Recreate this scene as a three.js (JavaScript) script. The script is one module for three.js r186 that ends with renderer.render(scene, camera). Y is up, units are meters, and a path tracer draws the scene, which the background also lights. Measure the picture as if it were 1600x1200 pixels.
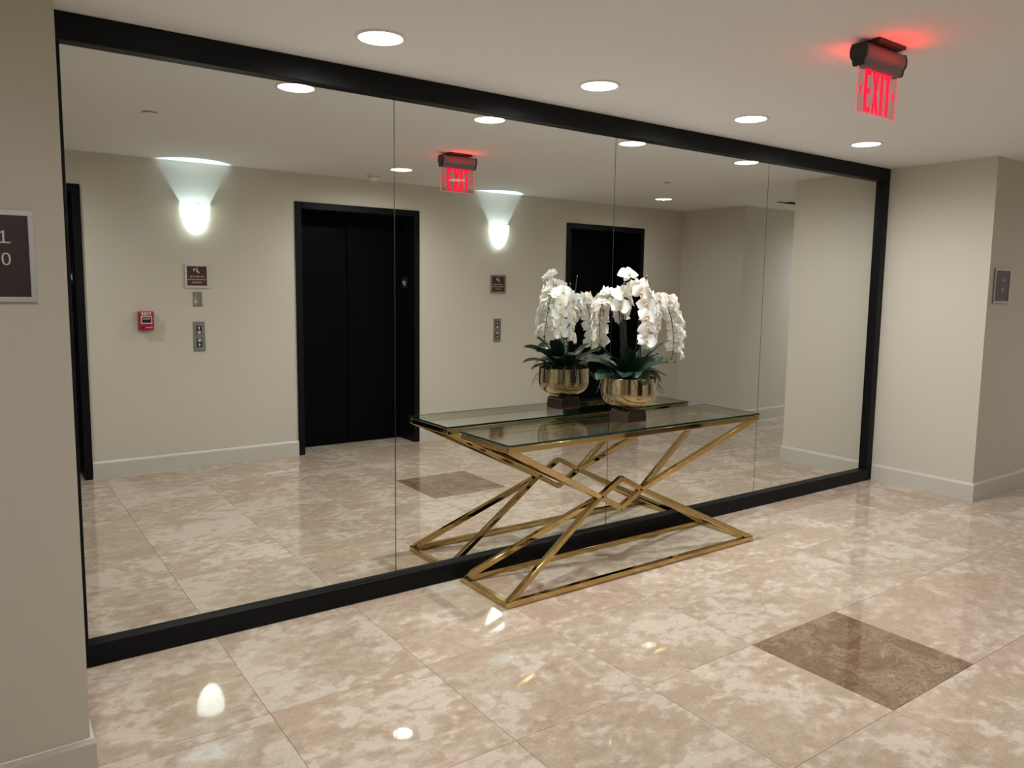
import * as THREE from 'three';
import { RoundedBoxGeometry } from 'three/addons/geometries/RoundedBoxGeometry.js';
import { mergeGeometries } from 'three/addons/utils/BufferGeometryUtils.js';
import { RectAreaLightUniformsLib } from 'three/addons/lights/RectAreaLightUniformsLib.js';
import { FontLoader } from 'three/addons/loaders/FontLoader.js';
import { TextGeometry } from 'three/addons/geometries/TextGeometry.js';

// ---------------------------------------------------------------- camera, light levels, exposure
const scene = new THREE.Scene();
scene.background = new THREE.Color(0x000000);
const camera = new THREE.PerspectiveCamera(2 * Math.atan(600 / 1200.2) * 180 / Math.PI, 4 / 3, 0.02, 60);
camera.position.set(0.1693, 1.4819, 3.2698);
camera.rotation.set(-0.1095, -0.6222, 0.0137, 'YXZ');
camera.setViewOffset(1600, 1200, -8.9, 16.2, 1600, 1200);
const renderer = new THREE.WebGLRenderer();
renderer.toneMapping = THREE.LinearToneMapping;
renderer.toneMappingExposure = 0.965;
renderer.shadowMap.enabled = true;
RectAreaLightUniformsLib.init();
const LEVEL = { down: 7.6, corridor: 15, corridorColor: new THREE.Color().setRGB(0.88, 0.98, 1.12), downColor: new THREE.Color().setRGB(0.97, 1, 1.05), sconce: 2.0, sconceColor: new THREE.Color().setRGB(0.62, 0.87, 1.04), exit: 90 };

// ---------------------------------------------------------------- helpers
const H = 2.44, WZ = 3.209, RZ = 0.776, LX = 0.403, RX = 6.015, CX = 7.27, CZ = 2.286;
const font = await new FontLoader().loadAsync('fonts/droid/droid_sans_bold.typeface.json');
const thin = await new FontLoader().loadAsync('fonts/droid/droid_sans_regular.typeface.json');
let seed = 7;
const rnd = () => { seed = (seed * 1664525 + 1013904223) >>> 0; return seed / 4294967296; };
const rr = (a, b) => a + (b - a) * rnd();
const used = {};
function numbered(n) { const k = used[n] = (used[n] ?? -1) + 1; return k ? n + '_' + String(k).padStart(3, '0') : n; }
function shadowed(m) { m.castShadow = m.receiveShadow = true; return m; }
function part(name, geometry, material, parent, at) {
  const m = shadowed(new THREE.Mesh(geometry, material)); m.name = name;
  if (at) m.position.set(...at);
  parent.add(m); return m;
}
function struct(name, geometry, material) {
  const m = shadowed(geometry ? new THREE.Mesh(geometry, material) : new THREE.Group());
  m.name = name; m.userData.kind = 'structure'; scene.add(m); return m;
}
function thing(name, label, category, at = [0, 0, 0], group, turn = 0) {
  const g = new THREE.Group(); g.name = numbered(name); g.position.set(...at); g.rotation.y = turn;
  g.userData = { label, category }; if (group) g.userData.group = group;
  scene.add(g); return g;
}
function copy(root, at, label, turn) {
  const r = root.clone(); r.name = numbered(root.name.replace(/_\d{3}$/, '')); r.userData = { ...root.userData, label };
  r.position.set(...at); if (turn !== undefined) r.rotation.y = turn;
  scene.add(r); return r;
}
const box = (x0, x1, y0, y1, z0, z1) => new THREE.BoxGeometry(x1 - x0, y1 - y0, z1 - z0).translate((x0 + x1) / 2, (y0 + y1) / 2, (z0 + z1) / 2);
const rbox = (x0, x1, y0, y1, z0, z1, r = 0.003, s = 2) => new RoundedBoxGeometry(x1 - x0, y1 - y0, z1 - z0, s, r).translate((x0 + x1) / 2, (y0 + y1) / 2, (z0 + z1) / 2);
const std = (o) => new THREE.MeshStandardMaterial(o);
const phy = (o) => new THREE.MeshPhysicalMaterial(o);
const lin = (r, g, b) => new THREE.Color().setRGB(r, g, b);
const V3 = (x, y, z) => new THREE.Vector3(x, y, z);
const merge = (list) => mergeGeometries(list.map((g) => { const q = g.index ? g.toNonIndexed() : g; for (const k of Object.keys(q.attributes)) if (!['position', 'normal', 'uv'].includes(k)) q.deleteAttribute(k); return q; }));

// ---------------------------------------------------------------- procedural textures
function makeNoise(s) {
  const N = 256, t = new Float32Array(N * N); let q = s;
  for (let i = 0; i < N * N; i++) { q = (q * 1664525 + 1013904223) >>> 0; t[i] = q / 4294967296; }
  return (x, y) => {
    const xf = Math.floor(x), yf = Math.floor(y); let u = x - xf, v = y - yf; u = u * u * (3 - 2 * u); v = v * v * (3 - 2 * v);
    const a = xf & 255, b = (xf + 1) & 255, c = (yf & 255) << 8, d = ((yf + 1) & 255) << 8;
    return (t[a + c] * (1 - u) + t[b + c] * u) * (1 - v) + (t[a + d] * (1 - u) + t[b + d] * u) * v;
  };
}
const fbm = (n, x, y, o) => { let s = 0, a = 0.5, w = 0; for (let i = 0; i < o; i++) { s += a * n(x, y); w += a; a *= 0.52; x = x * 2.03 + 17.3; y = y * 2.03 + 5.7; } return s / w; };
const sst = (a, b, x) => { const t = Math.min(1, Math.max(0, (x - a) / (b - a))); return t * t * (3 - 2 * t); };
function dataTexture(w, h, f, srgb = true) {
  const d = new Uint8Array(w * h * 4);
  for (let y = 0, i = 0; y < h; y++) for (let x = 0; x < w; x++, i += 4) { const c = f(x, y); d[i] = c[0]; d[i + 1] = c[1]; d[i + 2] = c[2]; d[i + 3] = 255; }
  const t = new THREE.DataTexture(d, w, h); t.magFilter = THREE.LinearFilter; t.minFilter = THREE.LinearFilter; t.wrapS = t.wrapT = THREE.RepeatWrapping;
  if (srgb) t.colorSpace = THREE.SRGBColorSpace;
  t.needsUpdate = true; return t;
}
const nA = makeNoise(11), nB = makeNoise(57), nC = makeNoise(203), nD = makeNoise(991);
const lerp3 = (a, b, t) => [a[0] + (b[0] - a[0]) * t, a[1] + (b[1] - a[1]) * t, a[2] + (b[2] - a[2]) * t];
// cream travertine slab, 3.68 m wide: six tiles a side
const slabS = 2048, slabM = 6 * 0.613;
const travertine = dataTexture(slabS, slabS, (px, py) => {
  const x = px / slabS * slabM, y = py / slabS * slabM;
  const wx = fbm(nA, x * 9, y * 10, 3) - 0.5, wy = fbm(nB, x * 9 + 40, y * 10, 3) - 0.5;
  const big = fbm(nC, x * 3.6 + wx * 0.5, y * 4.6 + wy * 0.5, 5), tone = fbm(nD, x * 3.2 + wy * 0.4, y * 3.8 + 9, 4);
  const fine = fbm(nA, x * 21 + wx * 1.2, y * 29 + wy * 1.2, 5), grain = fbm(nB, x * 120, y * 160, 3), dens = fbm(nC, x * 1.7 + 33, y * 2 + 71, 2);
  let c = lerp3([188, 166, 143], [203, 184, 164], sst(0.34, 0.66, tone));
  c = lerp3(c, [197, 168, 148], 0.5 * sst(0.5, 0.66, fbm(nB, x * 4.5 + wx * 0.6 + 70, y * 5.2 + 31, 4)));
  const m = big * 0.56 + fine * 0.44 + (dens - 0.5) * 0.2;
  c = lerp3(c, [215, 200, 184], 0.5 * sst(0.49, 0.57, m));
  c = lerp3(c, [229, 216, 202], 0.6 * sst(0.565, 0.61, m));
  c = lerp3(c, [180, 157, 132], 0.5 * sst(0.47, 0.40, m));
  const vein = Math.abs(fbm(nD, x * 9 + wx * 2, y * 12 + wy * 2, 5) - 0.5);
  c = lerp3(c, [221, 207, 192], 0.35 * sst(0.02, 0.004, vein) * sst(0.46, 0.56, fine));
  c = lerp3(c, [166, 142, 118], 0.4 * sst(0.6, 0.72, fbm(nD, x * 34 + 7, y * 46, 4)) * sst(0.54, 0.46, m));
  c = lerp3(c, [201, 182, 161], 0.3);
  const k = (grain - 0.5) * 22 + (fine - 0.5) * 14;
  return [c[0] + k, c[1] + k, c[2] + k].map((v) => Math.max(0, Math.min(255, v)));
});
const emperador = dataTexture(512, 512, (px, py) => {
  const x = px / 512 * 0.613, y = py / 512 * 0.613;
  const wx = fbm(nA, x * 9, y * 11, 3) - 0.5, wy = fbm(nB, x * 9 + 3, y * 11, 3) - 0.5;
  const b = fbm(nC, x * 11 + wx * 3, y * 17 + wy * 3, 4), f = fbm(nD, x * 70 + wx * 6, y * 110, 3);
  let c = lerp3([113, 88, 67], [144, 117, 93], sst(0.3, 0.68, b * 0.7 + f * 0.3));
  const vein = Math.abs(fbm(nB, x * 14 + wx * 4, y * 20 + wy * 4, 4) - 0.5);
  c = lerp3(c, [168, 143, 120], 0.6 * sst(0.022, 0.004, vein));
  c = lerp3(c, [92, 69, 52], 0.6 * sst(0.6, 0.7, f));
  return c.map((v) => Math.max(0, Math.min(255, v)));
});
const peel = dataTexture(256, 256, (x, y) => { const v = 255 * (0.5 * nA(x / 4, y / 4) + 0.5 * nB(x / 9 + 3, y / 9)); return [v, v, v]; }, false);

// ---------------------------------------------------------------- materials
const M = {
  wall: std({ color: lin(0.60, 0.55, 0.452), roughness: 0.62, bumpMap: peel, bumpScale: 0.0004 }),
  ceiling: std({ color: lin(0.80, 0.785, 0.765), roughness: 0.9 }),
  trimPaint: std({ color: lin(0.57, 0.53, 0.455), roughness: 0.28 }),
  black: phy({ color: lin(0.0042, 0.0042, 0.005), roughness: 0.45, specularIntensity: 0.3 }),
  doorBlack: phy({ color: lin(0.0022, 0.0024, 0.0034), roughness: 0.4, specularIntensity: 0.12 }),
  mirror: std({ color: lin(0.79, 0.81, 0.78), roughness: 0.0, metalness: 1 }),
  mirrorEdge: std({ color: lin(0.05, 0.07, 0.06), roughness: 0.1, metalness: 0.3 }),
  dark: std({ color: lin(0.01, 0.01, 0.01), roughness: 0.7 }),
  grout: std({ color: lin(0.30, 0.235, 0.17), roughness: 0.8 }),
  tiles: [[0.81, 0.80, 0.785], [0.83, 0.82, 0.805], [0.775, 0.74, 0.72], [0.77, 0.765, 0.745]].map((k) => phy({ map: travertine, color: lin(...k), roughness: 0.03, ior: 1.55 })),
  tileDark: phy({ map: emperador, color: lin(0.93, 0.955, 0.94), roughness: 0.03 }),
  brass: std({ color: lin(0.56, 0.405, 0.175), roughness: 0.06, metalness: 1 }),
  glass: phy({ color: lin(0.93, 0.97, 0.945), roughness: 0, transmission: 1, thickness: 0, ior: 1.5 }),
  glassEdge: phy({ color: lin(0.003, 0.032, 0.023), roughness: 0.08 }),
  bowl: phy({ color: lin(0.52, 0.42, 0.27), roughness: 0.16, metalness: 1 }),
  bronze: phy({ color: lin(0.2, 0.155, 0.11), roughness: 0.16, metalness: 0.9 }),
  soil: std({ color: lin(0.018, 0.013, 0.008), roughness: 0.95 }),
  leaf: [phy({ color: lin(0.011, 0.036, 0.015), roughness: 0.42, side: THREE.DoubleSide }), phy({ color: lin(0.008, 0.027, 0.012), roughness: 0.38, side: THREE.DoubleSide }), phy({ color: lin(0.036, 0.048, 0.012), roughness: 0.5, side: THREE.DoubleSide })],
  stem: std({ color: lin(0.018, 0.026, 0.012), roughness: 0.6 }),
  stake: std({ color: lin(0.014, 0.012, 0.01), roughness: 0.6 }),
  tip: std({ color: lin(0.8, 0.76, 0.66), roughness: 0.6 }),
  petal: [phy({ color: lin(0.86, 0.855, 0.80), roughness: 0.6, transmission: 0.28, thickness: 0, specularIntensity: 0.4, side: THREE.DoubleSide }), phy({ color: lin(0.88, 0.83, 0.75), roughness: 0.6, transmission: 0.28, thickness: 0, specularIntensity: 0.4, side: THREE.DoubleSide })],
  lip: std({ color: lin(0.66, 0.50, 0.22), roughness: 0.6, side: THREE.DoubleSide }),
  bud: std({ color: lin(0.10, 0.16, 0.03), roughness: 0.5 }),
  root: std({ color: lin(0.13, 0.115, 0.085), roughness: 0.8 }),
  steel: std({ color: lin(0.36, 0.35, 0.31), roughness: 0.34, metalness: 0.9 }),
  silver: std({ color: lin(0.62, 0.60, 0.60), roughness: 0.4, metalness: 0.55 }),
  maroon: std({ color: lin(0.035, 0.010, 0.007), roughness: 0.45 }),
  white: std({ color: lin(0.78, 0.76, 0.72), roughness: 0.5 }),
  housing: std({ color: lin(0.16, 0.135, 0.138), roughness: 0.5 }),
  housingCap: std({ color: lin(0.012, 0.011, 0.011), roughness: 0.5 }),
  acrylic: phy({ color: lin(1.0, 0.82, 0.82), roughness: 0, transmission: 1, thickness: 0, ior: 1.45, specularIntensity: 0.4 }),
  exitRed: std({ color: lin(0.3, 0.0, 0.01), emissive: lin(1, 0.0, 0.045), emissiveIntensity: 1.5, roughness: 0.6 }),
  exitEdge: std({ color: lin(0.6, 0.3, 0.3), emissive: lin(1, 0.2, 0.24), emissiveIntensity: 0.45, roughness: 0.5 }),
  lampGlow: std({ color: lin(0.9, 0.9, 0.9), emissive: new THREE.Color(0xfff6ea), emissiveIntensity: 14, roughness: 0.6 }),
  lampDim: std({ color: lin(0.9, 0.9, 0.9), emissive: new THREE.Color(0xfff6ea), emissiveIntensity: 4, roughness: 0.6 }),
  bulb: std({ color: lin(0.9, 0.9, 0.9), emissive: LEVEL.sconceColor.clone(), emissiveIntensity: 20, roughness: 0.6 }),
  shade: phy({ color: lin(1.0, 0.90, 0.77), roughness: 1, transmission: 0.9, thickness: 0, specularIntensity: 0.3, side: THREE.DoubleSide }),
  fireRed: std({ color: lin(0.37, 0.014, 0.036), roughness: 0.35 }),
  fireWhite: std({ color: lin(0.8, 0.74, 0.74), roughness: 0.5 }),
};

// ---------------------------------------------------------------- walls, floor, ceiling
struct('ceiling', box(-2.7, 11.2, H, H + 0.15, -0.25, 3.75), M.ceiling);
struct('wall_back', box(LX - 0.05, RX + 0.05, -0.02, H, -0.25, -0.05), M.wall);
struct('wall_left', box(-2.5, LX, -0.02, H, -0.25, RZ), M.wall);
struct('wall_right', box(RX, 11, -0.02, H, -0.25, RZ), M.wall);
struct('wall_front_right', box(CX, 11, -0.02, H, CZ, 3.6), M.wall);
struct('wall_end_left', box(-2.7, -2.5, -0.02, H, -0.25, 3.75), M.wall);
struct('wall_end_right', box(11, 11.2, -0.02, H, -0.25, 3.75), M.wall);
// three elevator openings: outer frame edges
const DOORS = [[-0.306, 0.887], [2.485, 3.678], [5.47, 6.625]], FW = 0.055, HEAD = 2.142, TOPF = 2.2;
{
  const s = new THREE.Shape(); s.moveTo(-2.5, -0.02);
  for (const [a, b] of DOORS) { s.lineTo(a + 0.03, -0.02); s.lineTo(a + 0.03, HEAD + 0.03); s.lineTo(b - 0.03, HEAD + 0.03); s.lineTo(b - 0.03, -0.02); }
  s.lineTo(CX, -0.02); s.lineTo(CX, H); s.lineTo(-2.5, H); s.closePath();
  struct('wall_front', new THREE.ExtrudeGeometry(s, { depth: 0.39, bevelEnabled: false }).translate(0, 0, WZ), M.wall);
}
// floor of square tiles
const floor = struct('floor');
part('grout_bed', box(-2.5, 11, -0.08, -0.0022, -0.03, 3.6), M.grout, floor);
{
  const T = 0.613, TX = 2.7954, TZ = 1.3336, g = 0.0007, ch = 0.0006;
  const rects = [[LX, RX, 0, RZ], [-2.5, 11, RZ, CZ], [-2.5, CX, CZ, WZ], ...DOORS.map(([a, b]) => [a + FW, b - FW, WZ, 3.507])];
  const inside = (x, z) => rects.some((r) => x > r[0] && x < r[1] && z > r[2] && z < r[3]);
  const cache = new Map();
  function tileGeometry(w, d, k) {
    const key = [w.toFixed(4), d.toFixed(4), k].join(); if (cache.has(key)) return cache.get(key);
    const pos = [], nor = [], uv = [], idx = [];
    const ux = (k % 6) / 6, uz = (Math.floor(k / 6) % 6) / 6, flip = k >= 36 ? -1 : 1;
    const P = (x, y, z, n) => { pos.push(x, y, z); nor.push(...n); uv.push(ux + (0.5 + flip * (x / T)) / 6, uz + (0.5 + flip * (z / T)) / 6); };
    const quad = (q, n) => { const b = pos.length / 3; for (const v of q) P(...v, n); idx.push(b, b + 1, b + 2, b, b + 2, b + 3); };
    const x1 = w / 2 - g, z1 = d / 2 - g, a = x1 - ch, c = z1 - ch, y1 = -ch, y2 = -0.006;
    quad([[-a, 0, c], [a, 0, c], [a, 0, -c], [-a, 0, -c]], [0, 1, 0]);
    const o = [[-x1, z1], [x1, z1], [x1, -z1], [-x1, -z1]], i = [[-a, c], [a, c], [a, -c], [-a, -c]], N = [[0, 1], [1, 0], [0, -1], [-1, 0]];
    for (let e = 0; e < 4; e++) {
      const f = (e + 1) % 4, n = N[e];
      quad([[o[e][0], y1, o[e][1]], [o[f][0], y1, o[f][1]], [i[f][0], 0, i[f][1]], [i[e][0], 0, i[e][1]]], [n[0] * 0.7071, 0.7071, n[1] * 0.7071]);
      quad([[o[e][0], y2, o[e][1]], [o[f][0], y2, o[f][1]], [o[f][0], y1, o[f][1]], [o[e][0], y1, o[e][1]]], [n[0], 0, n[1]]);
    }
    const geo = new THREE.BufferGeometry();
    geo.setAttribute('position', new THREE.Float32BufferAttribute(pos, 3)); geo.setAttribute('normal', new THREE.Float32BufferAttribute(nor, 3)); geo.setAttribute('uv', new THREE.Float32BufferAttribute(uv, 2)); geo.setIndex(idx);
    cache.set(key, geo); return geo;
  }
  const cutsX = [...new Set(rects.flatMap((r) => [r[0], r[1]]))], cutsZ = [...new Set(rects.flatMap((r) => [r[2], r[3]]))];
  for (let i = -9; i < 14; i++) for (let j = -3; j < 4; j++) {
    const x0 = TX + i * T, z0 = TZ + j * T, x1 = x0 + T, z1 = z0 + T;
    const k = Math.floor(rnd() * 72), mat = i === 0 && j === 0 ? M.tileDark : M.tiles[Math.floor(rnd() * 4)];
    const xs = [x0, ...cutsX.filter((c) => c > x0 + 1e-3 && c < x1 - 1e-3).sort((a, b) => a - b), x1], zs = [z0, ...cutsZ.filter((c) => c > z0 + 1e-3 && c < z1 - 1e-3).sort((a, b) => a - b), z1];
    let rows = [];   // cells inside the room, joined along x and then along z
    for (let b = 0; b + 1 < zs.length; b++) {
      let run = null;
      for (let a = 0; a + 1 < xs.length; a++) {
        if (!inside((xs[a] + xs[a + 1]) / 2, (zs[b] + zs[b + 1]) / 2)) { run = null; continue; }
        if (run) run[1] = xs[a + 1]; else rows.push(run = [xs[a], xs[a + 1], zs[b], zs[b + 1]]);
      }
    }
    for (let a = 0; a < rows.length; a++) for (let b = a + 1; b < rows.length; b++)
      if (rows[a] && rows[b] && rows[a][0] === rows[b][0] && rows[a][1] === rows[b][1] && Math.abs(rows[a][3] - rows[b][2]) < 1e-6) { rows[a][3] = rows[b][3]; rows.splice(b, 1); b--; }
    for (const r of rows) {
      if (r[1] - r[0] < 0.004 || r[3] - r[2] < 0.004) continue;
      part('tile', tileGeometry(r[1] - r[0], r[3] - r[2], mat === M.tileDark ? 0 : k), mat, floor, [(r[0] + r[1]) / 2, 0, (r[2] + r[3]) / 2]);
      if (mat === M.tileDark) { const t = floor.children.at(-1); t.userData.label = 'dark brown marble tile'; t.geometry = t.geometry.clone(); const u = t.geometry.attributes.uv; for (let q = 0; q < u.count; q++) u.setXY(q, u.getX(q) * 6, u.getY(q) * 6); }
    }
  }
}
// baseboards: eased profile swept along straight runs; mitred at outside corners
function baseboardRun(ax, az, bx, bz, nx, nz, e0 = 0, e1 = 0) {
  const prof = [[0, 0], [0.0145, 0], [0.0145, 0.112], [0.0135, 0.118], [0.010, 0.124], [0.007, 0.130], [0.004, 0.133], [0, 0.133]];
  const L = Math.hypot(bx - ax, bz - az), tx = (bx - ax) / L, tz = (bz - az) / L, pos = [];
  const at = (p, end) => { const s = end ? L + e1 * p[0] : -e0 * p[0]; return [ax + tx * s + nx * p[0], p[1], az + tz * s + nz * p[0]]; };
  const tri = (a, b, c) => pos.push(...a, ...b, ...c);
  const turn = tx * nz - tz * nx > 0;
  for (let i = 0; i < prof.length; i++) {
    const p = prof[i], q = prof[(i + 1) % prof.length], a = at(p, 0), b = at(p, 1), c = at(q, 1), d = at(q, 0);
    if (turn) { tri(a, c, b); tri(a, d, c); } else { tri(a, b, c); tri(a, c, d); }
  }
  for (const end of [0, 1]) for (let i = 1; i + 1 < prof.length; i++) { const t = [at(prof[0], end), at(prof[i], end), at(prof[i + 1], end)]; if ((end === 1) === turn) t.reverse(); tri(...t); }
  const g = new THREE.BufferGeometry(); g.setAttribute('position', new THREE.Float32BufferAttribute(pos, 3)); g.computeVertexNormals(); return g;
}
const noUv = (list) => mergeGeometries(list);
struct('baseboard_left', noUv([baseboardRun(-2.5, RZ, LX, RZ, 0, 1, 0, 1), baseboardRun(LX, 0.022, LX, RZ, 1, 0, 0, 1)]), M.trimPaint);
struct('baseboard_right', noUv([baseboardRun(RX, 0.022, RX, RZ, -1, 0, 0, 1), baseboardRun(RX, RZ, 11, RZ, 0, 1, 1, 0)]), M.trimPaint);
struct('baseboard_front', noUv([[-2.5, DOORS[0][0]], [DOORS[0][1], DOORS[1][0]], [DOORS[1][1], DOORS[2][0]], [DOORS[2][1], CX]].map(([a, b]) => baseboardRun(a, WZ, b, WZ, 0, -1))), M.trimPaint);
struct('baseboard_front_right', noUv([baseboardRun(CX, CZ, CX, WZ, -1, 0, 1, 0), baseboardRun(CX, CZ, 11, CZ, 0, -1, 1, 0)]), M.trimPaint);
struct('baseboard_end_left', baseboardRun(-2.5, RZ, -2.5, WZ, 1, 0), M.trimPaint);
struct('baseboard_end_right', baseboardRun(11, RZ, 11, CZ, -1, 0), M.trimPaint);

// ---------------------------------------------------------------- elevator doorways
DOORS.forEach(([a, b], i) => {
  const d = struct('door_' + (i + 1));
  const c = (a + b) / 2, w = (b - a) / 2;
  d.position.set(c, 0, WZ);
  const z0 = -0.016, z1 = 0.3;
  part('door_jamb', rbox(-w, -w + FW, 0, TOPF, z0, z1, 0.003), M.black, d);
  part('door_jamb', rbox(w - FW, w, 0, TOPF, z0, z1, 0.003), M.black, d);
  part('door_head', rbox(-w + FW, w - FW, HEAD, TOPF, z0, z1, 0.003), M.black, d);
  part('door_panel', rbox(-w + FW, -0.003, 0.006, HEAD, 0.298, 0.33, 0.004), M.doorBlack, d);
  part('door_panel', rbox(0.003, w - FW, 0.006, HEAD, 0.298, 0.33, 0.004), M.doorBlack, d);
  part('door_backing', box(-w + 0.02, w - 0.02, 0, TOPF - 0.01, 0.335, 0.37), M.dark, d);
  part('door_sill', box(-w + FW, w - FW, -0.002, 0.003, 0.27, 0.335), M.steel, d);
  const ind = part('floor_display', rbox(-0.0015, 0.0015, -0.05, 0.05, -0.06, 0.06, 0.001), M.dark, d, [w - FW - 0.0014, 1.53, 0.19]);
  const t = new TextGeometry('LP', { font: thin, size: 0.042, depth: 0.001, curveSegments: 4 }); t.computeBoundingBox();
  t.translate(-(t.boundingBox.max.x) / 2, -0.025, 0); t.rotateY(-Math.PI / 2);
  part('display_text', t, std({ color: lin(0.6, 0.6, 0.6), emissive: lin(0.8, 0.85, 0.9), emissiveIntensity: 0.2 }), ind, [-0.0018, 0, 0]);
});

// ---------------------------------------------------------------- wall mirror in black frame
{
  const m = thing('wall_mirror', 'long wall mirror of four panels in a wide black frame behind the console table', 'mirror', [LX, 0, 0]);
  const W = RX - LX, front = 0.013, back = -0.048;
  part('top_rail', rbox(0, W, 2.342, H - 0.001, back, front, 0.003), M.black, m);
  part('bottom_rail', rbox(0, W, 0.001, 0.0915, back, front, 0.005, 3), M.black, m);
  part('stile', rbox(0, 0.083, 0.092, 2.3415, back, front, 0.003), M.black, m);
  part('stile', rbox(W - 0.076, W - 0.0005, 0.092, 2.3415, back, front, 0.003), M.black, m);
  part('backing_board', box(0.02, W - 0.02, 0.04, 2.39, -0.047, -0.036), M.dark, m);
  const cuts = [0.05, 1.8121 - LX, 3.1881 - LX, 4.5669 - LX, W - 0.05];
  for (let i = 0; i < 4; i++) {
    const x0 = cuts[i] + 0.0022, x1 = cuts[i + 1] - 0.0022;
    const p = part('mirror_panel', box(x0, x1, 0.06, 2.37, -0.029, -0.022), M.mirror, m);
    for (const [a, b] of [[x0 - 0.0009, x0], [x1, x1 + 0.0009]]) part('polished_edge', box(a, b, 0.06, 2.37, -0.029, -0.0226), M.mirrorEdge, p);
  }
}

// ---------------------------------------------------------------- console table
{
  const t = thing('console_table', 'glass topped console table with crossed polished brass legs in front of the mirror', 'table', [3.04, 0, 0.2535]);
  const hx = 0.9, hz = 0.2085, s = 0.029;
  function bar(a, b, w = s) {   // square tube between two points, sides kept upright
    const d = b.clone().sub(a), L = d.length(), g = new RoundedBoxGeometry(w, w, L, 3, 0.0038);
    const z = d.normalize(), side = Math.abs(z.z) > 0.95 ? V3(1, 0, 0) : V3(0, 0, 1), y = side.clone().cross(z).normalize(), x = y.clone().cross(z);
    return g.applyMatrix4(new THREE.Matrix4().makeBasis(x, y, z)).translate((a.x + b.x) / 2, (a.y + b.y) / 2, (a.z + b.z) / 2);
  }
  const ex = hx - s / 2, ez = hz - s / 2;
  for (const [name, y] of [['base_rail', s / 2 + 0.0005], ['top_rail', 0.748]]) {
    for (const q of [-1, 1]) { part(name, rbox(-hx, hx, y - s / 2, y + s / 2, q * ez - s / 2, q * ez + s / 2, 0.0032, 3), M.brass, t); }
    for (const q of [-1, 1]) { part(name, rbox(q * ex - s / 2, q * ex + s / 2, y - s / 2, y + s / 2, -hz + s - 0.001, hz - s + 0.001, 0.0032, 3), M.brass, t); }
  }
  const my = 0.378, dx = 0.155, dy = 0.083, L = V3(-dx, my, 0), R = V3(dx, my, 0), T = V3(0, my + dy, 0), B = V3(0, my - dy, 0);
  for (const q of [-1, 1]) for (const e of [-1, 1]) {
    part('leg', bar(V3(q * (ex - 0.003), s * 0.75, e * (ez - 0.001)), q < 0 ? L : R), M.brass, t);
    part('leg', bar(V3(q * (ex - 0.003), 0.742, e * (ez - 0.001)), q < 0 ? L : R), M.brass, t);
  }
  part('diamond', merge([bar(L, T), bar(T, R), bar(R, B), bar(B, L)]), M.brass, t);
  const pad = phy({ color: lin(0.6, 0.6, 0.6), roughness: 0.4 }), padForm = new THREE.CylinderGeometry(0.008, 0.008, 0.003, 12);
  for (const q of [-1, 1]) for (const e of [-1, 1]) part('glass_pad', padForm, pad, t, [q * ex, 0.7642, e * ez]);
  const gx = hx + 0.002, gz = hz + 0.002, y0 = 0.766, y1 = 0.775;
  const top = part('glass_top', merge([new THREE.PlaneGeometry(2 * gx, 2 * gz).rotateX(-Math.PI / 2).translate(0, y1, 0), new THREE.PlaneGeometry(2 * gx, 2 * gz).rotateX(Math.PI / 2).translate(0, y0, 0)]), M.glass, t);
  part('glass_edge', merge([box(-gx, gx, y0, y1, gz - 0.0015, gz), box(-gx, gx, y0, y1, -gz, -gz + 0.0015), box(gx - 0.0015, gx, y0, y1, -gz + 0.0015, gz - 0.0015), box(-gx, -gx + 0.0015, y0, y1, -gz + 0.0015, gz - 0.0015)]), M.glassEdge, top);
}

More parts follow.
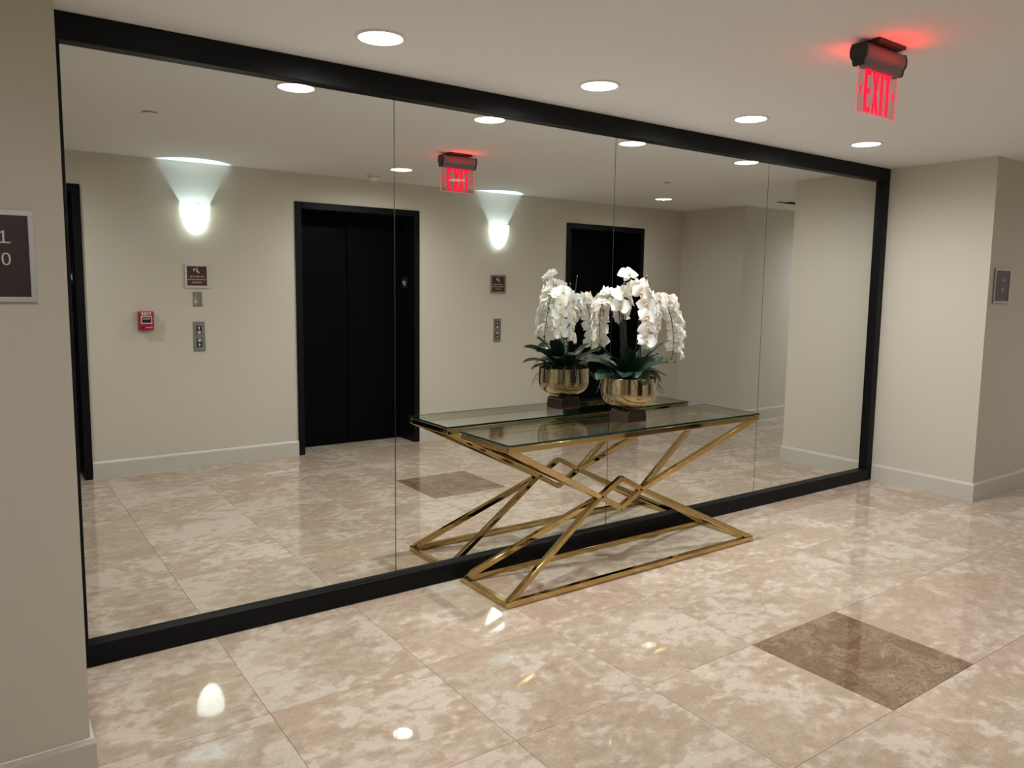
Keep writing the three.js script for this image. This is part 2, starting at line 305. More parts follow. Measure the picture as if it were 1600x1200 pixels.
// ---------------------------------------------------------------- potted orchid on the table
{
  const O = thing('potted_orchid', 'white orchid with arching sprays in a gold bowl standing on the glass table', 'plant', [3.073, 0.775, 0.26]);
  const RIM = 0.243;   // rim height above the glass
  // pedestal block with an eased top, neck, bowl
  const ped = new THREE.Shape(); const w = 0.069, ptop = 0.06;
  ped.moveTo(-w, 0); ped.lineTo(w, 0); ped.lineTo(w - 0.004, ptop - 0.018); ped.quadraticCurveTo(w - 0.005, ptop, w - 0.022, ptop); ped.lineTo(-w + 0.022, ptop); ped.quadraticCurveTo(-w + 0.005, ptop, -w + 0.004, ptop - 0.018); ped.closePath();
  part('pedestal', new THREE.ExtrudeGeometry(ped, { depth: 0.126, bevelEnabled: true, bevelSize: 0.005, bevelThickness: 0.005, bevelSegments: 3, curveSegments: 8 }).translate(0, 0.0062, -0.063), M.bronze, O);
  part('neck', new THREE.LatheGeometry([[0, 0.066], [0.036, 0.066], [0.03, 0.071], [0.03, 0.078], [0.036, 0.084], [0, 0.086]].map((p) => new THREE.Vector2(...p)), 32), M.bronze, O);
  const prof = [[0, 0.082], [0.06, 0.0825], [0.09, 0.088], [0.115, 0.098], [0.133, 0.112], [0.145, 0.131], [0.151, 0.155], [0.1515, 0.18], [0.150, 0.21], [0.1475, RIM - 0.002], [0.146, RIM], [0.1445, RIM - 0.001], [0.144, RIM - 0.004], [0.1465, 0.2], [0.146, 0.16], [0.136, 0.125], [0.1, 0.1], [0, 0.09]];
  part('bowl', new THREE.LatheGeometry(new THREE.SplineCurve(prof.map((p) => new THREE.Vector2(...p))).getPoints(80), 64), M.bowl, O);
  const soil = new THREE.CircleGeometry(0.144, 40, 0).rotateX(-Math.PI / 2);
  { const g = new THREE.SphereGeometry(0.143, 32, 10, 0, Math.PI * 2, 0, Math.PI / 2).scale(1, 0.16, 1), p = g.attributes.position; for (let i = 0; i < p.count; i++) { const k = 1 + 0.25 * (nA(p.getX(i) * 70 + 50, p.getZ(i) * 70 + 50) - 0.5); p.setY(i, p.getY(i) * k); } g.computeVertexNormals(); part('soil', g, M.soil, O, [0, RIM - 0.014, 0]); soil.dispose(); }

  const at = (dx, u, dz) => V3(dx, RIM + u, dz);
  function taper(points, r0, r1, n = 24, seg = 6) {
    const curve = new THREE.CatmullRomCurve3(points), g = new THREE.TubeGeometry(curve, n, 1, seg, false), p = g.attributes.position, nn = g.attributes.normal;
    for (let i = 0; i <= n; i++) { const c = curve.getPointAt(i / n), r = r0 + (r1 - r0) * i / n; for (let j = 0; j <= seg; j++) { const k = i * (seg + 1) + j; p.setXYZ(k, c.x + nn.getX(k) * r, c.y + nn.getY(k) * r, c.z + nn.getZ(k) * r); } }
    return g;
  }
  // leaf: a strap with a midrib fold that arches outwards along the given direction
  function leafGeometry(L, W, rise, droop, twist = 0) {
    const n = 16, m = 6, pos = [], idx = [];
    for (let i = 0; i <= n; i++) {
      const t = 1 - (1 - i / n) ** 1.4, hw = W / 2 * (t < 0.58 ? 0.3 + 0.7 * Math.sin(t / 0.58 * Math.PI / 2) : Math.sqrt(Math.max(0.002, 1 - ((t - 0.58) / 0.42) ** 2)));
      const cx = L * (t - 0.12 * droop * t * t), cy = rise * L * t - droop * L * t * t;
      for (let j = 0; j <= m; j++) { const v = j / m * 2 - 1, tw = twist * t; pos.push(cx, cy + hw * (Math.abs(v) ** 1.5) * 0.28 + v * hw * Math.sin(tw) - 0.002, v * hw * Math.cos(tw)); }
    }
    for (let i = 0; i < n; i++) for (let j = 0; j < m; j++) { const a = i * (m + 1) + j, b = a + m + 1; idx.push(a, a + 1, b, b, a + 1, b + 1); }
    const g = new THREE.BufferGeometry(); g.setAttribute('position', new THREE.Float32BufferAttribute(pos, 3)); g.setIndex(idx); g.computeVertexNormals(); return g;
  }
  // azimuth in degrees: 0 = +x, 90 = towards the room (+z)
  const leaves = [   // azimuth, length, width, rise, droop, base radius, base height, material
    [160, 0.25, 0.105, 1.0, 0.5, 0.02, 0, 0], [196, 0.24, 0.11, 0.95, 0.5, 0.03, 0, 1], [142, 0.21, 0.10, 0.62, 0.5, 0.05, 0, 1], [222, 0.22, 0.10, 0.9, 0.55, 0.03, 0, 0], [250, 0.19, 0.095, 1.0, 0.5, 0.03, 0, 1],
    [122, 0.16, 0.095, 0.9, 0.8, 0.04, 0, 0], [100, 0.13, 0.09, 0.85, 1.05, 0.05, 0, 2], [75, 0.15, 0.085, 1.5, 0.6, 0.03, 0, 1], [52, 0.14, 0.1, 0.75, 0.95, 0.05, 0, 2], [30, 0.2, 0.11, 0.95, 0.55, 0.03, 0, 0],
    [5, 0.21, 0.11, 0.85, 0.5, 0.03, 0, 1], [14, 0.19, 0.10, 0.5, 0.5, 0.05, 0, 0], [-25, 0.2, 0.105, 1.0, 0.5, 0.03, 0, 1], [-60, 0.19, 0.1, 0.85, 0.6, 0.04, 0, 0], [-95, 0.18, 0.095, 0.95, 0.6, 0.04, 0, 1], [180, 0.2, 0.1, 0.5, 0.5, 0.05, 0, 0],
    [140, 0.16, 0.085, 1.8, 0.7, 0.02, 0, 0], [60, 0.17, 0.08, 1.7, 0.6, 0.02, 0, 0], [-10, 0.16, 0.085, 1.5, 0.6, 0.03, 0, 1], [210, 0.16, 0.085, 1.7, 0.6, 0.03, 0, 1], [110, 0.17, 0.085, 1.5, 0.75, 0.03, 0, 0], [165, 0.17, 0.09, 1.3, 0.7, 0.03, 0, 1],
  ];
  for (const [az, L, W, rise, droop, r, h, k] of leaves) {
    const m = part('leaf', leafGeometry(L, W, rise, droop, rr(0.15, 0.5) * (Math.sin((az - 125) * Math.PI / 180) > 0 ? 1 : -1)), M.leaf[k], O); const a = az * Math.PI / 180;
    m.position.set(r * Math.cos(a), RIM + h, r * Math.sin(a)); m.rotation.y = -a;
  }
  // flower: two broad petals, three sepals, a lip; faces +z
  function petal(L, W, ang, z0, cup, tipBack, point) {
    const n = 6, m = 4, pos = [], idx = [], ca = Math.cos(ang), sa = Math.sin(ang);
    for (let i = 0; i <= n; i++) {
      const t = i / n, shape = Math.pow(Math.max(0, Math.sin(Math.PI * Math.pow(t * 0.93 + 0.05, point))), 0.55), hw = W / 2 * shape;
      for (let j = 0; j <= m; j++) { const v = j / m * 2 - 1, x = v * hw, y = L * (0.06 + 0.94 * t) - Math.abs(v) ** 2 * 0.08 * L * t; pos.push(x * ca - y * sa, x * sa + y * ca, z0 + cup * v * v * hw - tipBack * L * t * t + 0.12 * L * Math.sin(t * Math.PI)); }
    }
    for (let i = 0; i < n; i++) for (let j = 0; j < m; j++) { const a = i * (m + 1) + j, b = a + m + 1; idx.push(a, a + 1, b, b, a + 1, b + 1); }
    const g = new THREE.BufferGeometry(); g.setAttribute('position', new THREE.Float32BufferAttribute(pos, 3)); g.setIndex(idx); g.computeVertexNormals(); return g;
  }
  const flowerForms = [0, 1, 2].map((k) => mergeGeometries([
    petal(0.041, 0.026, 0, 0, -0.12, 0.16 + 0.06 * k, 0.85), petal(0.04, 0.024, 2.2, 0, -0.12, 0.14, 0.85), petal(0.04, 0.024, -2.2, 0, -0.12, 0.2, 0.85),
    petal(0.045, 0.058, 1.28, 0.003, 0.14 - 0.1 * k, 0.18, 0.72), petal(0.045, 0.058, -1.28, 0.003, 0.14, 0.1 + 0.1 * k, 0.72)]));
  const lipForm = (() => {
    const g = [new THREE.SphereGeometry(0.0055, 8, 6).scale(1, 1.4, 1.1).translate(0, 0.002, 0.011)];
    for (const s of [-1, 1]) g.push(new THREE.SphereGeometry(0.006, 8, 6).scale(0.45, 1, 0.9).rotateZ(s * 0.5).translate(s * 0.007, -0.004, 0.013));
    g.push(new THREE.ConeGeometry(0.006, 0.017, 8).scale(1, 1, 0.5).rotateX(Math.PI * 0.88).translate(0, -0.011, 0.013));
    return merge(g);
  })();
  function flower(p, dir, scale = 1, roll = 0) {
    const f = part('flower', flowerForms[Math.floor(rnd() * 3)], M.petal[rnd() < 0.5 ? 0 : 1], O);
    f.position.copy(p); const d = dir.clone().normalize();
    const z = d, x = V3(0, 1, 0).cross(z).normalize(), y = z.clone().cross(x);
    f.quaternion.setFromRotationMatrix(new THREE.Matrix4().makeBasis(x, y, z)); f.rotateZ(roll + rr(-0.5, 0.5)); f.scale.setScalar(scale * rr(0.95, 1.1));
    part('lip', lipForm, M.lip, f).scale.setScalar(0.72);
    return f;
  }
  // a spray: stem curve, then flowers in two ranks along its outer part, each facing outwards
  function spray(points, from, count, face, spread, opt = {}) {
    const curve = new THREE.CatmullRomCurve3(points);
    part('stem', taper(points, 0.0042, 0.0016, 40, 7), M.stem, O);
    const F = face.clone().normalize();
    for (let i = 0; i < count; i++) {
      const t = from + (1 - from) * (i + 0.4) / count, p = curve.getPointAt(Math.min(1, t)), tan = curve.getTangentAt(Math.min(1, t));
      const side = tan.clone().cross(F).normalize().multiplyScalar(i % 2 ? 1 : -1);
      const dir = F.clone().addScaledVector(side, spread).add(V3(rr(-0.4, 0.4), rr(-0.3, 0.35), rr(-0.4, 0.4)));
      if (tan.y > -0.3) dir.add(V3(0, 0.25, 0));
      const q = p.clone().addScaledVector(side, (opt.gap ?? 0.027) * rr(0.6, 1.25)).addScaledVector(F, opt.out ?? 0.02);
      flower(q, dir, (opt.size ?? 1) * (1 - 0.12 * i / count));
      part('pedicel', taper([p, p.clone().lerp(q, 0.5).add(V3(0, 0.004, 0)), q.clone().addScaledVector(dir.clone().normalize(), -0.002)], 0.0011, 0.0012, 6, 5), M.stem, O);
    }
    const e = points.at(-1);
    for (let k = 0; k < (opt.buds ?? 2); k++) part('bud', new THREE.SphereGeometry(0.0085 - 0.002 * k, 10, 8).scale(0.85, 1.25, 0.85), M.bud, O, [e.x + rr(-0.012, 0.012), e.y - 0.006 - 0.02 * k, e.z + rr(-0.012, 0.012)]);
  }
  // centre spray arching towards the room
  spray([at(-0.02, -0.01, 0.02), at(-0.055, 0.2, 0.015), at(-0.07, 0.44, 0.01), at(-0.062, 0.5, 0.035), at(-0.03, 0.485, 0.075), at(-0.02, 0.43, 0.115), at(-0.015, 0.34, 0.145), at(-0.02, 0.26, 0.155), at(-0.03, 0.18, 0.155)], 0.42, 16, V3(0.1, 0.1, 1), 0.75, { gap: 0.038, size: 1.3 });
  // right spray
  spray([at(0.02, -0.01, 0.0), at(0.06, 0.2, 0.03), at(0.1, 0.35, 0.045), at(0.15, 0.405, 0.05), at(0.2, 0.395, 0.055), at(0.24, 0.33, 0.06), at(0.262, 0.25, 0.06), at(0.27, 0.17, 0.06), at(0.262, 0.1, 0.06)], 0.36, 18, V3(1, 0.25, 0.1), 0.8, { gap: 0.036, size: 1.3, out: 0.032 });
  // back left spray that turns to the mirror
  spray([at(-0.02, -0.01, -0.02), at(-0.03, 0.2, -0.03), at(-0.04, 0.38, -0.05), at(-0.06, 0.44, -0.085), at(-0.09, 0.42, -0.12), at(-0.1, 0.35, -0.135), at(-0.1, 0.27, -0.14), at(-0.095, 0.17, -0.135)], 0.42, 16, V3(-0.25, 0.1, -1), 0.8, { gap: 0.038, size: 1.25, out: 0.012 });
  // short left spray
  spray([at(-0.03, -0.01, 0.0), at(-0.045, 0.25, 0.0), at(-0.07, 0.4, -0.01), at(-0.11, 0.435, -0.025), at(-0.15, 0.41, -0.045), at(-0.165, 0.36, -0.05)], 0.6, 7, V3(-0.2, 0.75, -0.25), 0.7, { gap: 0.028, size: 1.1 });
  // bamboo stakes with pale tips
  for (const [a, b] of [[at(0.04, 0, 0.03), at(0.098, 0.545, 0.01)], [at(0.02, 0, 0.01), at(0.055, 0.5, 0.02)], [at(-0.03, 0, 0.02), at(-0.066, 0.50, 0.008)], [at(-0.02, 0, -0.03), at(-0.045, 0.47, -0.06)]]) {
    const s = part('stake', taper([a, a.clone().lerp(b, 0.5), b], 0.0032, 0.0032, 4, 7), M.stake, O);
    part('stake_tip', new THREE.ConeGeometry(0.0028, 0.008, 7), M.tip, s, [b.x, b.y + 0.004, b.z]);
  }
  // aerial roots over the rim
  for (const az of [165, 178, 200, 88, 70, 40, 20, -5, 230, 120, -60, 260]) {
    const a = az * Math.PI / 180 + rr(-0.1, 0.1), fork = rnd() < 0.7, pts = [];
    let r = 0.10, y = RIM + 0.012; const far = rr(0.17, 0.205), drop = rr(0.05, 0.13);
    for (let i = 0; i <= 6; i++) { const t = i / 6; const aa = a + (i > 1 ? rr(-0.09, 0.09) : 0); r = 0.10 + (far - 0.10) * Math.pow(t, 0.7); y = RIM + 0.012 + 0.02 * Math.sin(Math.min(1, t * 2) * Math.PI) - drop * Math.pow(t, 1.8); if (r < 0.158 && y < RIM + 0.006) y = RIM + 0.008; pts.push(V3(r * Math.cos(aa), y, r * Math.sin(aa))); }
    const g = [taper(pts, 0.0026, 0.001, 18, 5)];
    if (fork) { const p = pts[4]; g.push(taper([p, p.clone().add(V3(0.02 * Math.cos(a + 0.7), -0.012, 0.02 * Math.sin(a + 0.7))), p.clone().add(V3(0.028 * Math.cos(a + 0.4), -0.04, 0.028 * Math.sin(a + 0.4)))], 0.0017, 0.0008, 8, 5)); }
    part('root', mergeGeometries(g), M.root, O);
  }
}

// ---------------------------------------------------------------- recessed downlights
function areaLight(parent, w, h, color, intensity, at, aim) {
  const l = new THREE.RectAreaLight(color, intensity, w, h); l.position.set(...at); parent.add(l); l.lookAt(V3(...at).add(parent.position).add(V3(...aim))); l.name = 'lamp_light'; return l;
}
function makeDownlight(label, at, level, color = LEVEL.downColor, lens = M.lampGlow) {
  const d = thing('ceiling_downlight', label, 'ceiling light', at, 'recessed ceiling downlights');
  part('trim_ring', new THREE.LatheGeometry([[0.084, 0.004], [0.084, -0.003], [0.087, -0.006], [0.094, -0.005], [0.098, -0.001], [0.098, 0.002]].map((p) => new THREE.Vector2(...p)), 48), M.white, d, [0, -0.001, 0]);
  part('lamp_lens', new THREE.CylinderGeometry(0.084, 0.084, 0.003, 48), lens, d, [0, -0.0025, 0]);
  const l = new THREE.SpotLight(color, level, 0, 86 * Math.PI / 180, 1); l.position.set(0, -0.0025, 0); l.target.position.set(0, -1, 0); l.castShadow = true; l.shadow.radius = 0.6; l.shadow.camera.near = 0.01; l.name = 'lamp_light';
  d.add(l, l.target);
  return d;
}
[[1.5228, 'nearest downlight over the left end of the mirror, largest in the frame'], [2.6448, 'second downlight along the mirror, between the nearest one and the exit sign'], [3.762, 'third downlight along the mirror, left of the exit sign'], [4.9223, 'last downlight along the mirror, below and behind the exit sign']]
  .forEach(([x, label], i) => makeDownlight(label, [x, H, 0.4456], LEVEL.down * (i === 3 ? 0.85 : 1)));
[[0.12, 'downlight in front of the first elevator at the left end'], [3.1117, 'downlight in front of the middle elevator, seen in the mirror beside the exit sign'], [6.1509, 'downlight in front of the far elevator, smallest one seen in the mirror']]
  .forEach(([x, label], i) => makeDownlight(label, [x, H, 2.4544], LEVEL.down * [1, 0.95, 0.33][i], LEVEL.downColor, i === 2 ? M.lampDim : M.lampGlow));
makeDownlight('downlight in the corridor past the right corner', [9.1, H, 1.53], LEVEL.corridor, LEVEL.corridorColor);

// ---------------------------------------------------------------- wall sconces
function makeSconce(label, at) {
  const s = thing('wall_sconce', label, 'wall lamp', at, 'wall sconces between the elevators');   // origin: rim centre on the wall; faces -z
  const R = 0.108, D = 0.232, pts = [];
  for (let i = 0; i <= 20; i++) { const t = i / 20 * Math.PI / 2; pts.push(new THREE.Vector2(Math.max(0.001, R * Math.sin(t)), -D * Math.cos(t))); }
  part('glass_shade', new THREE.LatheGeometry(pts, 32, Math.PI / 2, Math.PI).scale(1, 1, 0.95), M.shade, s, [0, 0, -0.003]);
  part('rim_band', new THREE.TorusGeometry(R, 0.0022, 8, 32, Math.PI).rotateX(-Math.PI / 2).scale(1, 1, 0.95), M.steel, s, [0, 0.001, -0.003]);
  part('wall_plate', rbox(-0.04, 0.04, -0.13, -0.03, -0.006, 0, 0.002), M.white, s);
  const b = part('lamp_bulb', new THREE.CapsuleGeometry(0.01, 0.02, 4, 12), M.bulb, s, [0, -0.188, -0.042]);
  const l = new THREE.PointLight(LEVEL.sconceColor, LEVEL.sconce); l.shadow.radius = 0.6; l.castShadow = true; l.name = 'lamp_light'; b.add(l);
  return s;
}
makeSconce('glowing half bowl wall sconce above the fire notice nearer the red alarm box', [1.683, 2.112, WZ]);
makeSconce('glowing half bowl wall sconce between the middle and far elevators', [4.583, 2.118, WZ]);

// ---------------------------------------------------------------- exit sign
{
  const e = thing('exit_sign', 'clear hanging exit sign with glowing red letters and dark bronze housing', 'exit sign', [3.105, H, 1.557]);
  part('ceiling_canopy', rbox(-0.10, 0.09, -0.014, -0.0005, -0.058, 0.058, 0.004), M.housingCap, e);
  const h = new THREE.Shape(); h.moveTo(-0.016, -0.098); h.lineTo(0.016, -0.098); h.quadraticCurveTo(0.022, -0.096, 0.023, -0.078); h.lineTo(0.033, -0.062); h.quadraticCurveTo(0.038, -0.036, 0.028, -0.018); h.lineTo(-0.028, -0.018); h.quadraticCurveTo(-0.038, -0.036, -0.033, -0.062); h.lineTo(-0.023, -0.078); h.quadraticCurveTo(-0.022, -0.096, -0.016, -0.098);
  const body = (L, grow) => new THREE.ExtrudeGeometry(h, { depth: L, bevelEnabled: grow > 0, bevelSize: grow, bevelThickness: 0.002, bevelSegments: 2, curveSegments: 8 }).translate(0, 0, -L / 2).rotateY(Math.PI / 2);
  part('housing', body(0.268, 0), M.housing, e);
  for (const s of [-1, 1]) part('end_cap', body(0.008, 0.0015), M.housingCap, e, [s * 0.139, 0, 0]);
  part('bracket', rbox(-0.03, 0.03, -0.02, -0.012, -0.02, 0.02, 0.002), M.housingCap, e);
  const px = 0.141, y0 = -0.268, y1 = -0.096, t = 0.003;
  const pane = part('acrylic_panel', merge([new THREE.PlaneGeometry(2 * px, y1 - y0).translate(0, (y0 + y1) / 2, t), new THREE.PlaneGeometry(2 * px, y1 - y0).rotateY(Math.PI).translate(0, (y0 + y1) / 2, -t)]), M.acrylic, e);
  part('lit_edge', merge([box(-px, px, y0, y0 + 0.0025, -t, t), box(-px, -px + 0.002, y0, y1, -t, t), box(px - 0.002, px, y0, y1, -t, t)]), M.exitEdge, pane);
  // letters: narrow strokes with the proportions of the sign, on both faces of the mid plane
  const L = [], th = 0.0016, top = -0.1, bot = -0.2585, hh = top - bot, sw = 0.0205;
  const poly = (p) => { const s = new THREE.Shape(p.map((q) => new THREE.Vector2(...q))); return new THREE.ExtrudeGeometry(s, { depth: th, bevelEnabled: false }).translate(0, 0, -th / 2); };
  const x0 = -0.091, gap = 0.007;
  L.push(poly([[x0, bot], [x0 + 0.047, bot], [x0 + 0.047, bot + sw], [x0 + sw, bot + sw], [x0 + sw, bot + hh / 2 - sw / 2], [x0 + 0.044, bot + hh / 2 - sw / 2], [x0 + 0.044, bot + hh / 2 + sw / 2], [x0 + sw, bot + hh / 2 + sw / 2], [x0 + sw, top - sw], [x0 + 0.047, top - sw], [x0 + 0.047, top], [x0, top]]));
  const x1 = x0 + 0.047 + gap, xw = 0.052, xc = x1 + xw / 2, q = 0.0095, mid = (top + bot) / 2;
  L.push(poly([[x1, bot], [x1 + sw, bot], [xc, mid - 0.028], [x1 + xw - sw, bot], [x1 + xw, bot], [xc + q, mid], [x1 + xw, top], [x1 + xw - sw, top], [xc, mid + 0.028], [x1 + sw, top], [x1, top], [xc - q, mid]]));
  const x2 = x1 + xw + gap; L.push(poly([[x2, bot], [x2 + sw, bot], [x2 + sw, top], [x2, top]]));
  const x3 = x2 + sw + gap, tw = 0.05, tc = x3 + tw / 2; L.push(poly([[tc - sw / 2, bot], [tc + sw / 2, bot], [tc + sw / 2, top - sw], [x3 + tw, top - sw], [x3 + tw, top], [x3, top], [x3, top - sw], [tc - sw / 2, top - sw]]));
  part('glowing_letters', merge(L), M.exitRed, pane);
  const chev = (s) => { const cx = s * 0.118, cy = mid + 0.002, a = 0.017, b = 0.025, k = 0.013; const p = [[cx + s * a / 2 * 1.1, cy], [cx - s * a / 2, cy + b], [cx - s * a / 2, cy + b - k * 1.5], [cx + s * (a / 2 * 1.1 - k), cy], [cx - s * a / 2, cy - b + k * 1.5], [cx - s * a / 2, cy - b]]; return poly(s > 0 ? p.reverse() : p); };
  part('glowing_chevron', chev(-1), M.exitRed, pane); part('glowing_chevron', chev(1), M.exitRed, pane);
  for (const s of [-1, 1]) areaLight(e, 0.2, 0.004, 0xff0408, LEVEL.exit, [0, -0.085, s * 0.085], [0, 1, s * 0.1]);
}

// ---------------------------------------------------------------- printed plates
function print(w, h, draw) {
  const c = document.createElement('canvas'); c.width = w; c.height = h; const x = c.getContext('2d'); draw(x, w, h);
  const t = new THREE.CanvasTexture(c); t.colorSpace = THREE.SRGBColorSpace; return t;
}
function frameRing(w, h, b, d) {
  const s = new THREE.Shape(); s.moveTo(-w / 2, -h / 2); s.lineTo(w / 2, -h / 2); s.lineTo(w / 2, h / 2); s.lineTo(-w / 2, h / 2); s.closePath();
  const q = new THREE.Path(); q.moveTo(-w / 2 + b, -h / 2 + b); q.lineTo(-w / 2 + b, h / 2 - b); q.lineTo(w / 2 - b, h / 2 - b); q.lineTo(w / 2 - b, -h / 2 + b); q.closePath(); s.holes.push(q);
  return new THREE.ExtrudeGeometry(s, { depth: d - 0.002, bevelEnabled: true, bevelSize: 0.001, bevelThickness: 0.001, bevelSegments: 2 }).translate(0, 0, 0.001);
}
function plate(name, label, at, turn, w, h, b, tex, frameMat = M.silver, group) {   // faces +z before the turn
  const s = thing(name, label, 'sign', at, group, turn);
  part('sign_frame', frameRing(w, h, b, 0.012), frameMat, s);
  const p = part('sign_face', box(-w / 2 + b, w / 2 - b, -h / 2 + b, h / 2 - b, 0.001, 0.008), M.maroon, s);
  part('print', new THREE.PlaneGeometry(w - 2 * b, h - 2 * b), std({ map: tex, roughness: 0.45 }), p, [0, 0, 0.0085]);
  return s;
}
plate('room_sign', 'dark brown room number sign with silver frame on the left wall', [0.207, 1.551, RZ], 0, 0.242, 0.242, 0.0115, print(512, 512, (x, w, h) => {
  x.fillStyle = '#35211d'; x.fillRect(0, 0, w, h); x.fillStyle = '#d8d2c8'; x.textAlign = 'center'; x.font = '92px serif'; 
  x.font = '104px sans-serif'; x.fillText('0', 0.755 * w, 0.605 * h);
  x.font = '104px serif'; x.fillText('1', 0.735 * w, 0.335 * h); x.fillRect(0.66 * w, 0.325 * h, 0.15 * w, 0.016 * h);
}));
plate('room_sign', 'small brown room number sign with steel frame on the far right wall', [6.207, 1.551, RZ], 0, 0.242, 0.242, 0.0115, print(256, 256, (x, w, h) => {
  x.fillStyle = '#4a3934'; x.fillRect(0, 0, w, h); x.fillStyle = '#a5968c'; x.textAlign = 'center'; x.font = 'bold 44px sans-serif';
  x.fillText('02', 0.6 * w, 0.34 * h); x.fillText('05', 0.56 * w, 0.68 * h); x.font = '24px sans-serif'; x.fillText('to', 0.58 * w, 0.49 * h);
}), M.steel);
const notice = print(512, 512, (x, w, h) => {
  x.fillStyle = '#4a1c17'; x.fillRect(0, 0, w, h); x.fillStyle = '#cfc4bb'; x.strokeStyle = '#cfc4bb';
  // person on a stair with a flame
  x.lineWidth = 18; x.beginPath(); x.moveTo(186, 168); x.lineTo(226, 168); x.lineTo(226, 138); x.lineTo(262, 138); x.lineTo(262, 106); x.stroke();
  x.beginPath(); x.arc(250, 46, 15, 0, 7); x.fill(); x.beginPath(); x.moveTo(238, 62); x.lineTo(268, 66); x.lineTo(256, 104); x.lineTo(210, 160); x.lineTo(198, 150); x.lineTo(232, 104); x.fill();
  x.beginPath(); x.moveTo(318, 122); x.bezierCurveTo(276, 110, 296, 72, 322, 44); x.bezierCurveTo(320, 70, 366, 82, 338, 122); x.fill();
  x.textAlign = 'center'; x.font = 'bold 47px sans-serif'; x.fillText('IN CASE OF FIRE', w / 2, 284, 440); x.fillText('DO NOT USE ELEVATORS', w / 2, 362, 460); x.fillText('USE STAIRS', w / 2, 440, 330);
});
const fireNotice = 'maroon fire notice in grey frame ';
plate('fire_notice', fireNotice + 'above the key plate, nearer the red alarm box', [1.679, 1.551, WZ], Math.PI, 0.182, 0.186, 0.015, notice, M.silver, 'fire notices beside the elevators');
plate('fire_notice', fireNotice + 'on the wall left of the far elevator', [4.583, 1.530, WZ], Math.PI, 0.182, 0.182, 0.015, notice, M.steel, 'fire notices beside the elevators');

// key switch plate
{
  const k = thing('key_switch', 'small blank steel key switch plate under the fire notice', 'switch', [1.679, 1.367, WZ], undefined, Math.PI);
  part('face_plate', rbox(-0.035, 0.035, -0.058, 0.058, 0, 0.005, 0.002), M.steel, k);
  part('key_barrel', new THREE.CylinderGeometry(0.009, 0.009, 0.006, 20).rotateX(Math.PI / 2), M.silver, k, [0.012, -0.02, 0.006]);
  part('card_slot', rbox(-0.003, 0.003, -0.03, 0.02, 0, 0.003, 0.001), M.white, k, [0.02, -0.01, 0.004]);
}
// elevator call stations
const arrowTex = (up) => print(128, 256, (x, w, h) => {
  x.fillStyle = '#0b0b0b'; x.fillRect(0, 0, w, h); x.fillStyle = '#d9d9d4'; x.save(); if (!up) { x.translate(0, h); x.scale(1, -1); }
  x.beginPath(); x.moveTo(64, 14); x.lineTo(104, 64); x.lineTo(80, 64); x.lineTo(80, 112); x.lineTo(48, 112); x.lineTo(48, 64); x.lineTo(24, 64); x.fill(); x.restore();
});
const upTex = arrowTex(true), downTex = arrowTex(false);
function callStation(label, at) {
  const c = thing('call_station', label, 'elevator button', at, 'elevator call stations', Math.PI);
  part('face_plate', rbox(-0.045, 0.045, -0.12, 0.12, 0, 0.006, 0.002), M.steel, c);
  for (const [tex, y] of [[upTex, 0.052], [downTex, -0.048]]) {
    const p = part('button_panel', rbox(-0.02, 0.02, -0.036, 0.036, 0, 0.0075, 0.001), std({ color: lin(0.006, 0.006, 0.006), roughness: 0.3 }), c, [0, y, 0]);
    part('arrow', new THREE.PlaneGeometry(0.036, 0.07), std({ map: tex, roughness: 0.4 }), p, [0, 0, 0.0079]);
    part('button', rbox(-0.013, 0.013, -0.013, 0.013, 0, 0.011, 0.002), M.silver, p, [0, y > 0 ? -0.019 : 0.019, 0]);
  }
  return c;
}
callStation('steel elevator call plate with two arrow buttons below the key plate', [1.683, 1.067, WZ]);
callStation('steel elevator call plate with two arrow buttons left of the far elevator', [4.578, 1.061, WZ]);

// fire alarm pull station
{
  const f = thing('fire_alarm', 'red fire alarm pull box with white lettering on the elevator wall', 'fire alarm', [1.291, 1.2, WZ], undefined, Math.PI);
  part('box', rbox(-0.054, 0.054, -0.073, 0.073, 0, 0.052, 0.006, 3), M.fireRed, f);
  const t = new TextGeometry('FIRE', { font, size: 0.024, depth: 0.001, curveSegments: 3 }); t.computeBoundingBox(); t.translate(-t.boundingBox.max.x / 2, 0, 0); t.scale(1.05, 1, 1);
  part('lettering', t, M.fireWhite, f, [0, 0.042, 0.0522]);
  const pull = part('pull_handle', rbox(-0.033, 0.033, -0.02, 0.022, 0, 0.007, 0.002), std({ color: lin(0.012, 0.012, 0.014), roughness: 0.35 }), f, [0, 0.008, 0.052]);
  part('handle_rim', frameRing(0.074, 0.054, 0.004, 0.007), M.fireWhite, f, [0, 0.007, 0.051]);
  part('handle_lettering', rbox(-0.026, 0.026, -0.003, 0.003, 0, 0.001, 0.0004), M.fireWhite, pull, [0, 0.008, 0.0066]);
  part('key_lock', new THREE.CylinderGeometry(0.009, 0.009, 0.005, 16).rotateX(Math.PI / 2), M.housingCap, f, [-0.0, -0.05, 0.054]).position.x = 0.026;
  part('maker_strip', rbox(-0.024, 0.024, -0.0018, 0.0018, 0, 0.001, 0.0004), M.fireWhite, f, [-0.018, -0.05, 0.052]);
}
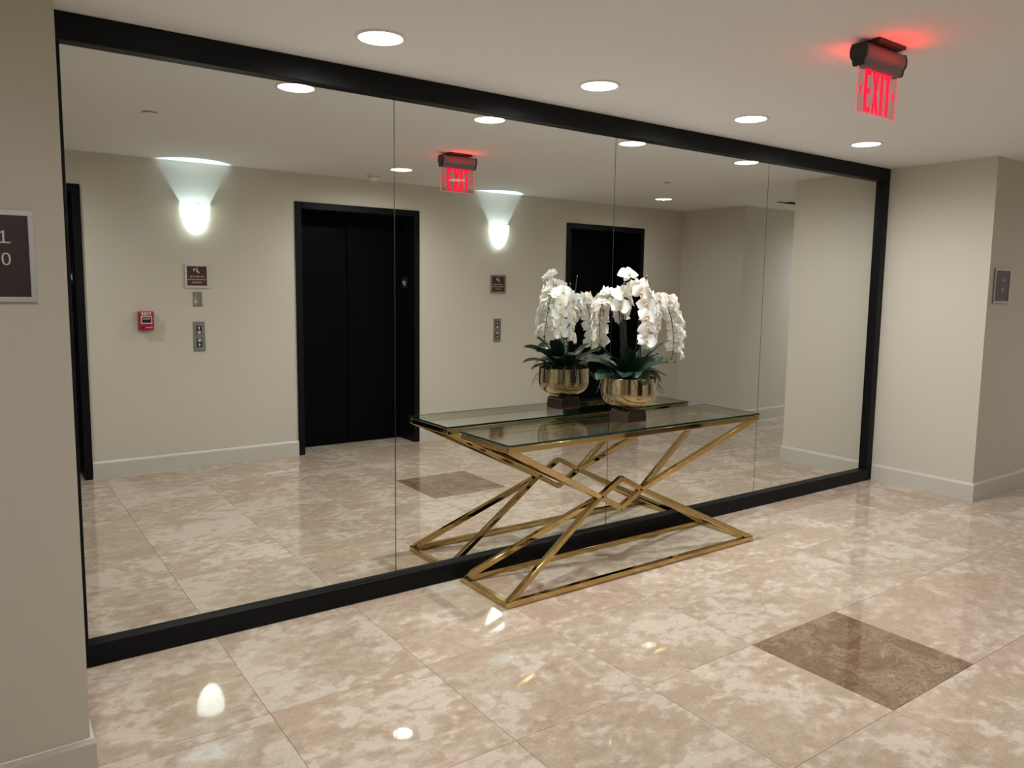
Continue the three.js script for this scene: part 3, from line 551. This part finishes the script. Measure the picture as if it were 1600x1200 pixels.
// ---------------------------------------------------------------- ceiling fittings
{
  const s = thing('sprinkler_cover', 'round flat sprinkler cover on the ceiling near the red alarm box', 'sprinkler', [1.063, H, 1.51], 'sprinkler covers');
  part('cover_disc', new THREE.LatheGeometry([[0, -0.009], [0.036, -0.009], [0.041, -0.007], [0.041, -0.005], [0, -0.005]].map((p) => new THREE.Vector2(...p)), 32), M.white, s);
  part('collar', new THREE.CylinderGeometry(0.03, 0.03, 0.006, 24), M.dark, s, [0, -0.003, 0]);
  copy(s, [5.3, H, 1.6], 'round flat sprinkler cover on the ceiling toward the far elevator');
  const d = thing('smoke_detector', 'small white smoke detector on the ceiling by the middle elevator', 'smoke detector', [3.09, H, 2.93]);
  part('detector_base', new THREE.CylinderGeometry(0.062, 0.066, 0.012, 36), M.white, d, [0, -0.006, 0]);
  part('detector_head', new THREE.LatheGeometry([[0, -0.048], [0.02, -0.047], [0.034, -0.041], [0.042, -0.024], [0.046, -0.012], [0, -0.012]].map((p) => new THREE.Vector2(...p)), 36), M.white, d);
  const v = thing('air_vent', 'square white ceiling air diffuser by the corridor corner', 'vent', [7.38, H, 1.54]);
  part('vent_throat', box(-0.29, 0.29, -0.004, -0.001, -0.29, 0.29), std({ color: lin(0.2, 0.2, 0.19), roughness: 0.8 }), v);
  for (let k = 0; k < 4; k++) {
    const a = 0.3 - k * 0.07, b = a - 0.045, y0 = -0.016, y1 = -0.003 - (k ? 0.001 : 0), pos = [], q = [[-1, -1], [1, -1], [1, 1], [-1, 1]];
    for (let e = 0; e < 4; e++) { const f = (e + 1) % 4, A = [q[e][0] * a, k ? y1 - 0.002 : -0.001, q[e][1] * a], B = [q[f][0] * a, A[1], q[f][1] * a], C = [q[f][0] * b, y0, q[f][1] * b], D = [q[e][0] * b, y0, q[e][1] * b]; const up = (p) => [p[0], p[1] + 0.0012, p[2]]; pos.push(...A, ...C, ...B, ...A, ...D, ...C); pos.push(...up(A), ...up(B), ...up(C), ...up(A), ...up(C), ...up(D)); }
    const g = new THREE.BufferGeometry(); g.setAttribute('position', new THREE.Float32BufferAttribute(pos, 3)); g.computeVertexNormals();
    part('louver', g, M.white, v);
  }
}

scene.traverse((o) => { if (o.isMesh) o.castShadow = o.receiveShadow = true; });
renderer.render(scene, camera);
